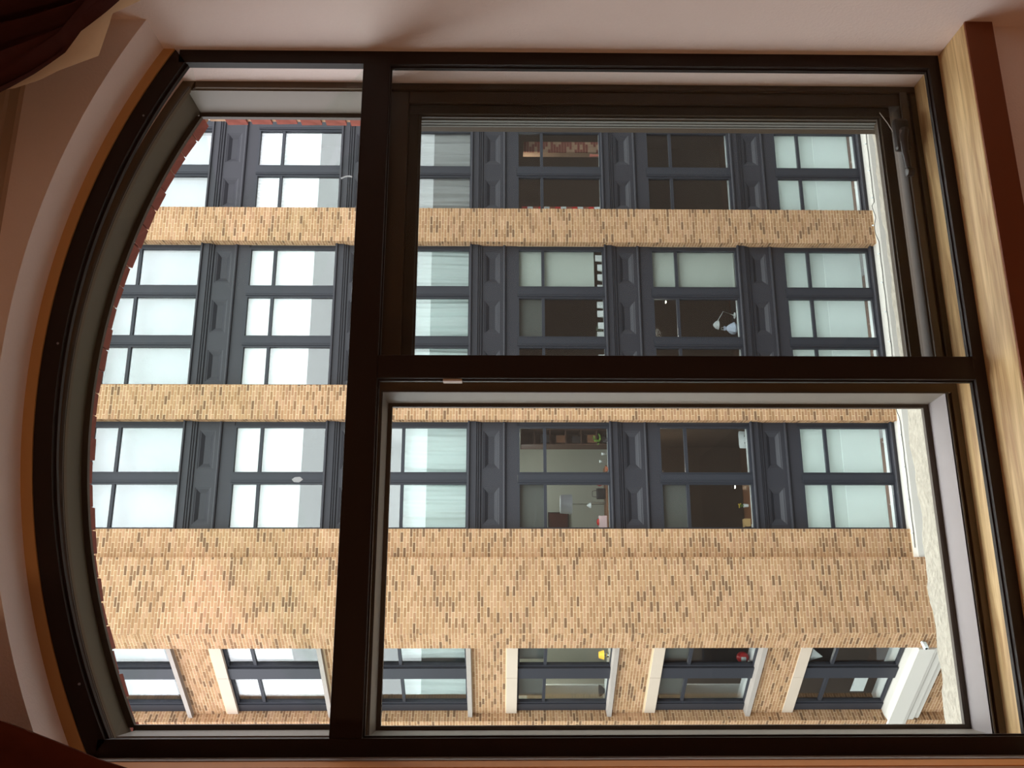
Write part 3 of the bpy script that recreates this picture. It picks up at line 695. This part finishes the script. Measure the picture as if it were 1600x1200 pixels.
# k=3 near bay: furnished pale room
zf = ZL[3]-.75
table((2.85, D+.62, zf), 1.7, .6, .78, 'long brown table behind the fourth row window beside the wide pier')
tz = zf+.78
p = fe('wall_picture', (2.52, D+3.40, ZL[3]+.78), 'dark red picture on the pale wall of the fourth row near bay room', 'picture')
MB().box(-.28, .28, -.0, .03, 0, .62).build('frame', m_black, p); MB().box(-.25, .25, -.006, .0, .04, .58).build('canvas', M('dark_red_canvas', (84, 46, 42), .9, noise=5, amt=.5), p)
l = fe('floor_lamp', (2.78, D+1.25, zf), 'floor lamp with pale drum shade, fourth row near bay room', 'lamp')
MB().lathe((0, 0, 0), [(.16, 0), (.16, .02), (.02, .03)], 24).build('base', m_chrome, l, smooth=True); MB().tube([(0, 0, .02), (0, 0, 1.65)], .014, 10).build('pole', m_chrome, l, smooth=True)
MB().lathe((0, 0, 0), [(.24, 1.62), (.27, 1.62), (.25, 1.93), (.22, 1.93)], 28).build('shade', m_blind2, l, smooth=True)
l = fe('desk_lamp', (2.75, D+.66, tz), 'small chrome desk lamp on the brown table, fourth row near bay', 'lamp')
MB().lathe((0, 0, 0), [(.07, 0), (.07, .015), (.012, .02)], 20).build('base', m_chrome, l, smooth=True); MB().tube([(0, 0, .015), (.01, 0, .35), (-.05, 0, .44)], .01, 8).build('arm', m_chrome, l, smooth=True)
MB().lathe((-.07, 0, .38), [(.075, 0), (.06, .05), (.02, .10)], 20).build('shade', m_white, l, smooth=True)
c = fe('handbag', (2.98, D+.6, tz), 'black handbag on the brown table next to the desk lamp', 'bag')
MB().prof_x(-.14, .14, [(-.07, 0), (.07, 0), (.05, .2), (.0, .24), (-.05, .2)]).build('body', m_black, c, bevel=.01); MB().tube([(-.09, 0, .22), (-.07, 0, .34), (.07, 0, .34), (.09, 0, .22)], .008, 8).build('handle', m_black, c, smooth=True)
c = fe('red_cushion', (3.33, D+.70, tz), 'round red cushion behind the black handbag', 'cushion')
MB().lathe((0, 0, .13), [(.02, -.13), (.10, -.10), (.14, 0), (.10, .10), (.02, .13)], 20).build('pad', m_red, c, smooth=True)
MB().lathe((0, 0, .26), [(.015, 0), (.018, .012), (.006, .02)], 10).build('button', m_black, c, smooth=True)
c = fe('gift_box', (2.22, D+.48, tz), 'pale pink open box on the near end of the brown table', 'box')
MB().box(-.16, .16, -.1, .1, 0, .2).build('body', m_pink, c, bevel=.004); MB().lathe((0, 0, .2), [(.09, 0), (.08, .04), (.03, .06)], 16).build('red_wrapping', m_red, c, smooth=True)
pl = fe('potted_plant', (4.36, D+.24, ZL[3]+.0), 'small trailing green plant in a dark pot on the window ledge, fourth row', 'plant')
MB().lathe((0, 0, -.02), [(.05, 0), (.07, .12), (.06, .12)], 16).build('pot', m_black, pl, smooth=True)
for i in range(16):
    a = random.uniform(0, 6.28); r = random.uniform(.03, .13); z = random.uniform(.13, .34); q = MB()
    q.add([(r*math.cos(a), r*math.sin(a), z), (r*math.cos(a)+.035, r*math.sin(a), z+.02), ((r+.05)*math.cos(a), (r+.05)*math.sin(a), z+.06), (r*math.cos(a)-.03, r*math.sin(a), z+.03), (r*math.cos(a), r*math.sin(a)-.012, z+.03)],
          [(0, 1, 4), (1, 2, 4), (2, 3, 4), (3, 0, 4)]); q.build('leaf', m_leaf, pl)
for x, h, nmb in ((3.98, .14, 'short glass jar with pale lid on the ledge near the green plant'), (3.78, .20, 'taller glass jar on the window ledge beside the short jar')):
    j = fe('glass_jar', (x, D+.22, ZL[3]-.02), nmb, 'jar'); MB().lathe((0, 0, 0), [(.04, 0), (.045, .02), (.045, h*.8), (.03, h)], 16).build('body', m_pane, j, smooth=True); MB().lathe((0, 0, h), [(.034, 0), (.034, .025)], 16).build('lid', m_white, j, smooth=True)
c = fe('orange_bowl', (3.58, D+.22, ZL[3]-.02), 'small orange bowl on the window ledge beside the glass jars', 'bowl')
MB().lathe((0, 0, 0), [(.03, 0), (.07, .05), (.075, .07)], 18).build('bowl', M('orange_glaze', (214, 120, 80), .4), c, smooth=True); MB().lathe((0, 0, 0), [(.035, -.004), (.03, .004)], 16).build('foot', m_white, c)
c = fe('bookcase', (4.52, D+.60, ZL[3]-.74), 'tall dark brown bookcase at the far side of the fourth row near bay room', 'bookcase')
m_dw = M('dark_walnut', (74, 48, 36), .6)
MB().box(-.22, -.19, 0, .7, 0, 3.0).box(.19, .22, 0, .7, 0, 3.0).box(-.22, .22, .0, .7, 2.97, 3.0).box(-.22, .22, .67, .7, 0, 3.0).build('carcass', m_dw, c)
for i in range(7):
    MB().box(-.19, .19, .02, .67, .1+i*.42, .13+i*.42).build('shelf', m_dw, c)
for i in range(6): MB().box(-.16, .02+.02*(i % 3), .04, .3, .13+i*.42, .36+i*.42).build('storage_box', m_black if i % 2 else m_wood, c)
# k=4 near bay: white chair, table things
zf = ZL[4]-.75
def side_chair(loc, label, m, rz=0):
    t = fe('side_chair', loc, label, 'chair'); t.matrix_world = t.matrix_world @ Matrix.Rotation(rz, 4, 'Z')
    MB().box(-.22, .22, -.22, .22, .43, .47).build('seat', m, t, bevel=.015)
    q = MB().sheet(lambda u, v: (-.23+.46*u, -.2-.04*math.sin(PI*u)-.05*v, .50+.42*v-.03*(2*u-1)**4), 10, 6, .02); q.build('backrest', m, t, smooth=True)
    for sx in (-1, 1):
        for sy in (-1, 1): MB().tube([(sx*.17, sy*.17, .43), (sx*.2, sy*.21, 0)], .014, 8).build('leg', m_black, t)
    for sx in (-.09, .09):
        for z in (.66, .76): MB().lathe((sx, -.262, z), [(.013, -.004), (.013, .004)], 10, axis='Y').build('button', m_black, t)
    return t
side_chair((4.40, D+.62, zf-.02+.0), 'white moulded chair seen from behind, fifth row window beside the middle pier', m_white)
table((2.7, D+.55, zf), 1.1, .6, .74, 'low brown table behind the fifth row window beside the wide pier')
j = fe('flower_cup', (2.65, D+.45, zf+.74), 'white cup with small yellow flowers on the table, fifth row near bay', 'cup')
MB().lathe((0, 0, 0), [(.04, 0), (.05, .12), (.045, .12)], 16).build('cup', m_white, j, smooth=True)
for i in range(7):
    a = i*.9; q = MB().tube([(0, 0, .1), (.05*math.cos(a), .05*math.sin(a), .2+.01*i)], .004, 5); q.build('stem', m_leaf, j)
    MB().lathe((.05*math.cos(a), .05*math.sin(a), .2+.01*i), [(.006, -.01), (.02, 0), (.006, .014)], 8).build('flower', M('yellow_petal', (235, 200, 60), .6) if i == 0 else bpy.data.materials['yellow_petal'], j)
def bulb(loc, label, e=30):
    l = fe('ceiling_spotlight', loc, label, 'light'); MB().lathe((0, 0, 0), [(.02, 0), (.045, .02), (.045, .09)], 14).build('housing', m_black, l, smooth=True)
    MB().lathe((0, 0, -.02), [(.012, 0), (.035, .012), (.035, .022)], 14).build('bulb', M('lit_bulb', (255, 240, 215), .5, emit=e) if 'lit_bulb' not in bpy.data.materials else bpy.data.materials['lit_bulb'], l, smooth=True)
bulb((4.80, D+1.0, ZL[4]+.60), 'tiny lit spot lamp above the white chair, fifth row')
bulb((3.22, D+1.0, ZL[4]+.16), 'tiny lit spot lamp over the brown table, fifth row')
bulb((8.42, D+.6, ZL[3]+1.62), 'tiny warm lit lamp in the fourth row middle bay')
bulb((8.6, D+1.2, ZL[4]+1.75), 'tiny lit lamp in the fifth row middle bay')
c = fe('cardboard_box', (2.2, D+.42, zf+.74), 'tan cardboard box at the end of the low brown table, fifth row', 'box'); MB().box(-.1, .1, -.1, .1, 0, .16).build('body', M('cardboard', (200, 165, 110), .9), c, bevel=.003); MB().add([(-.1, -.1, .16), (-.1, .1, .16), (-.17, .1, .2), (-.17, -.1, .2)], [(0, 1, 2, 3), (3, 2, 1, 0)]).build('flap', bpy.data.materials['cardboard'], c)
# k=3 middle bay: row of pale cards on the ledge
for i, x in enumerate((9.5, 9.22, 8.93, 8.62, 8.12, 7.86, 7.52, 7.25, 7.02, 6.6)):
    s_h = random.uniform(.13, .2); q = MB().box(-.09, .09, 0, .012, 0, s_h).add([(-.09, .012, s_h), (.09, .012, s_h), (.09, .10, 0), (-.09, .10, 0)], [(0, 1, 2, 3), (3, 2, 1, 0)])
    o_ = fthing(MB(Matrix.Translation((x, D+.14, ZL[3]-.02))).add(q.v, q.f), 'greeting_card', m_paper, '%s white card from the far pier, standing on the fourth row ledge, middle bay' % ['first','second','third','fourth','fifth','sixth','seventh','eighth','ninth','tenth'][i], 'card', 'white cards on the fourth row ledge')
pl = fe('spider_plant', (7.45, D+.5, ZL[3]+.0), 'grey green spiky plant on a stand behind the white cards, fourth row', 'plant')
MB().lathe((0, 0, -.2), [(.06, 0), (.09, .15), (.08, .15)], 16).build('pot', m_white, pl, smooth=True)
for i in range(18):
    a = i*.7; l_ = random.uniform(.18, .3); q = MB()
    q.tube([(0, 0, -.06), (l_*.5*math.cos(a), l_*.5*math.sin(a), .16), (l_*math.cos(a), l_*math.sin(a), .12)], [.008, .007, .002], 5); q.build('leaf', M('grey_green_leaf', (120, 132, 112), .6) if i == 0 else bpy.data.materials['grey_green_leaf'], pl)
# k=4 middle bay: desk lamp and plastic bag
zf = ZL[4]-.75
table((7.9, D+.55, zf), 1.4, .6, .72, 'dark table behind the fifth row window of the middle bay', m_black)
l = fe('desk_lamp', (7.95, D+.5, zf+.72), 'white arm desk lamp leaning over the dark table, fifth row middle bay', 'lamp')
MB().lathe((0, 0, 0), [(.09, 0), (.09, .02), (.015, .03)], 20).build('base', m_white, l, smooth=True); MB().tube([(0, 0, .02), (.12, 0, .32), (-.25, 0, .55)], .012, 8).build('arm', m_white, l, smooth=True)
MB().lathe((-.28, 0, .48), [(.13, 0), (.1, .08), (.03, .14)], 20).build('shade', m_white, l, smooth=True)
c = fe('plastic_bag', (7.55, D+.45, zf+.72), 'crumpled blue white plastic bag on the dark table, fifth row middle bay', 'bag')
rnd = random.Random(3)
q = MB(); prof = [(.13, 0), (.17, .06), (.15, .14), (.1, .22), (.05, .27), (.07, .34)]; vs = []; n = 16
for r, h in prof:
    for i in range(n): a = 2*PI*i/n; rr = r*rnd.uniform(.8, 1.15); vs.append((rr*math.cos(a), rr*math.sin(a)*.7, h))
q.add(vs, [(j*n+i, j*n+(i+1) % n, (j+1)*n+(i+1) % n, (j+1)*n+i) for j in range(5) for i in range(n)]+[tuple(range(n))[::-1]]); q.build('film', M('blue_white_film', (205, 215, 232), .4), c)
MB().tube([(-.04, 0, .33), (-.03, 0, .42), (.03, 0, .42), (.04, 0, .33)], .006, 6).build('handle', m_white, c, smooth=True)
c = fe('picture_frame', (9.55, D+.3, ZL[4]+.0), 'white framed notice leaning on the ledge, fifth row middle bay', 'frame'); MB().box(-.05, .05, 0, .02, 0, .75).build('frame', m_white, c); MB().box(-.035, .035, -.003, 0, .03, .72).build('print', m_blind2, c)
# far bay k=3: exposed brick pieces
b = MB(); rb = random.Random(5)
fb = fe('interior_brick_pier', (13.4, D+.9, ZL[3]-.75), 'old red brick pier inside the fourth row room of the far bay', 'pier')
MB().box(-.16, .16, 0, .3, 0, 2.9).build('core', m_redmortar, fb)
for i in range(36):
    z = .01+i*.08
    for x in ((-.165, .0), (.01, .165)) if i % 2 else ((-.165, -.09), (-.08, .08), (.09, .165)):
        MB().box(x[0], x[1], -.012, .05, z, z+.068).build('brick', m_redbrick if rb.random() > .3 else m_redmortar, fb)
c = fe('red_pipe', (12.95, D+.6, ZL[3]-.75), 'salmon red pipe stub standing on the floor, fourth row far bay', 'pipe'); MB().tube([(0, 0, 0), (0, 0, .92)], .035, 12).build('pipe', M('salmon_paint', (225, 130, 112), .5), c, smooth=True); MB().tube([(.0, 0, .9), (.0, 0, .95)], .05, 12).build('flange', bpy.data.materials['salmon_paint'], c, smooth=True)
c = fe('patchwork_quilt', (11.1, D+.35, ZL[3]-.02), 'red and white quilt hanging beside the far pier, fourth row far bay', 'quilt')
qm = [m_red, m_white, m_rbrick]
for i in range(14):
    for j in range(2): MB().box(-.16+j*.12, -.045+j*.12, 0, .03, i*.16, i*.16+.155).build('patch', qm[(i*2+j) % 3], c)
# angled bay things
def ath(name, s, y, z, label, cat): e = empty(name, M4=MF @ TA @ Matrix.Translation((s, y, z))); tag(e, label, cat); return e
j = ath('table_lamp', -1.75, .75, ZL[3]-.02, 'lamp with glowing yellow shade in the fourth row angled window', 'lamp')
MB().lathe((0, 0, 0), [(.07, 0), (.06, .04), (.015, .06), (.015, .12)], 16).build('base', m_chrome, j, smooth=True)
MB().lathe((0, 0, .12), [(.12, 0), (.08, .13)], 16).build('shade', M('lit_yellow_shade', (255, 205, 70), .6, emit=1.2), j, smooth=True)
j = ath('motorcycle_helmet', -1.82, .72, ZL[4]+.02, 'red and white round helmet on the sill of the fifth row angled window', 'helmet')
q = MB(); nn = 20; pr = [(math.sin(t)*.15, -math.cos(t)*.16) for t in [i/10*PI for i in range(1, 11)]]
q.lathe((0, 0, .14), pr, nn); q.build('shell', m_red, j, smooth=True)
MB().sheet(lambda u, v: (.156*math.sin((u-.5)*1.9)*math.cos((v-.5)*.9), -.158*math.cos((u-.5)*1.9)*math.cos((v-.5)*.9), .15+.15*math.sin((v-.5)*.9)), 12, 6, -.004).build('white_face_panel', m_white, j, smooth=True)
MB().lathe((0, -.155, .17), [(.03, -.012), (.03, .004)], 12, axis='Y').build('dark_vent', m_black, j)
for k, lab in ((3, 'tall white painted shelf board inside the fourth row angled window'), (4, 'tall white painted shelf board inside the fifth row angled window')):
    j = ath('ledge_shelf', -3.75, 1.1, ZL[k]-.15, lab, 'shelf'); MB().box(-.3, .3, -.02, .02, .0, 2.2).build('side_board', m_white, j); MB().box(-.3, .3, -.25, .0, .0, .04).build('shelf_board', m_white, j)
j = ath('wine_rack', -3.2, .72, ZL[3]-.02, 'dark wire bowl on the sill of the fourth row angled window', 'bowl')
MB().lathe((0, 0, 0), [(.05, 0), (.13, .08), (.16, .15), (.15, .15), (.12, .08)], 18).build('bowl', m_black, j, smooth=True); MB().lathe((0, 0, -.003), [(.06, 0), (.06, .01)], 14).build('foot', m_black, j)
j.name = 'wire_bowl'
j = ath('paper_notice', -2.75, .56, ZL[5]+.45, 'white paper notice inside the lowest angled window', 'notice'); MB().box(-.28, .28, 0, .004, 0, .36).build('sheet', m_paper, j); MB().box(-.05, .05, -.002, 0, .33, .35).build('tape', m_blind2, j)
j = ath('paper_notice', -1.5, .56, ZL[5]+1.85, 'small white triangular pennant high in the lowest angled window', 'pennant'); MB().add([(-.25, 0, .3), (.2, 0, .3), (-.1, 0, 0), (-.25, .004, .3), (.2, .004, .3), (-.1, .004, 0)], [(0, 1, 2), (5, 4, 3), (0, 3, 4, 1), (1, 4, 5, 2), (2, 5, 3, 0)]).build('cloth', m_paper, j); j.name = 'pennant'
MB().tube([(-.28, 0, .31), (.23, 0, .31)], .008, 6).build('cord', m_white, j)
# security camera on the angled pier and string lights on the cornice
j = ath('security_camera', -.33, -.0, -10.42, 'small white security camera on the angled brick pier', 'camera')
MB().lathe((0, -.02, .05), [(.04, -.02), (.04, .02)], 14, axis='Y').build('mount', m_white, j); MB().box(-.05, .05, -.2, -.03, -.03, .07).build('body', m_white, j, bevel=.012); MB().lathe((0, -.2, .02), [(.03, -.01), (.03, .01)], 14, axis='Y').build('lens', m_black, j)
b = fe('string_lights', (6, DF-.1, -10.5), 'string of small clear bulbs on a dark cable along the white cornice', 'string lights')
o6 = Vector((6, DF-.1, -10.5)); pts = []
xs = [1.5+i*.12 for i in range(104)]
for x in xs:
    yy, zz = DF-.13, -10.395
    for n_, a, c in piers:
        if a-.1 < x < c+.1 and n_ != 'C': yy = DF-.14; zz = -10.40+.08*abs(math.sin((x-a)*4.2))
    pts.append(Vector((x, yy, zz+.004*math.sin(x*9)))-o6)
MB().tube(pts, .009, 6).build('cable', m_black, b, smooth=True)
for i in range(3, 104, 7):
    p = pts[i]; MB().lathe((p.x, p.y-.01, p.z+.02), [(.012, 0), (.025, .03), (.008, .06)], 8).build('bulb', m_white, b, smooth=True)

# ---- street below
g = MB(Matrix.Identity(4)).box(-40, 45, .4, 60, -17.3-ZC+ZC, -17.0).build('floor_street', M('asphalt', (120, 120, 120), .9, noise=.6, amt=.15)); tag(g, 'grey asphalt street between the buildings, far below', 'street', kind='structure')

nb = empty('corner_building', (-24, 26, -17)); tag(nb, 'grey brick building down the side street, out of the photo', 'building', kind='structure')
MB().box(-6, 6, -10, 14, 0, 20.5).build('wall', M('grey_brown_brick', (92, 84, 78), .95, .1, noise=1, amt=.15), nb)
for i in range(4):
    for j in range(5):
        y = -8+i*5; z = 2+j*3.7; f_ = MB().box(6, 6.06, y, y+1.8, z, z+2.2).build('window', m_irondk, nb); MB().box(6.06, 6.07, y+.1, y+1.7, z+.1, z+2.1).build('pane', m_black, f_)
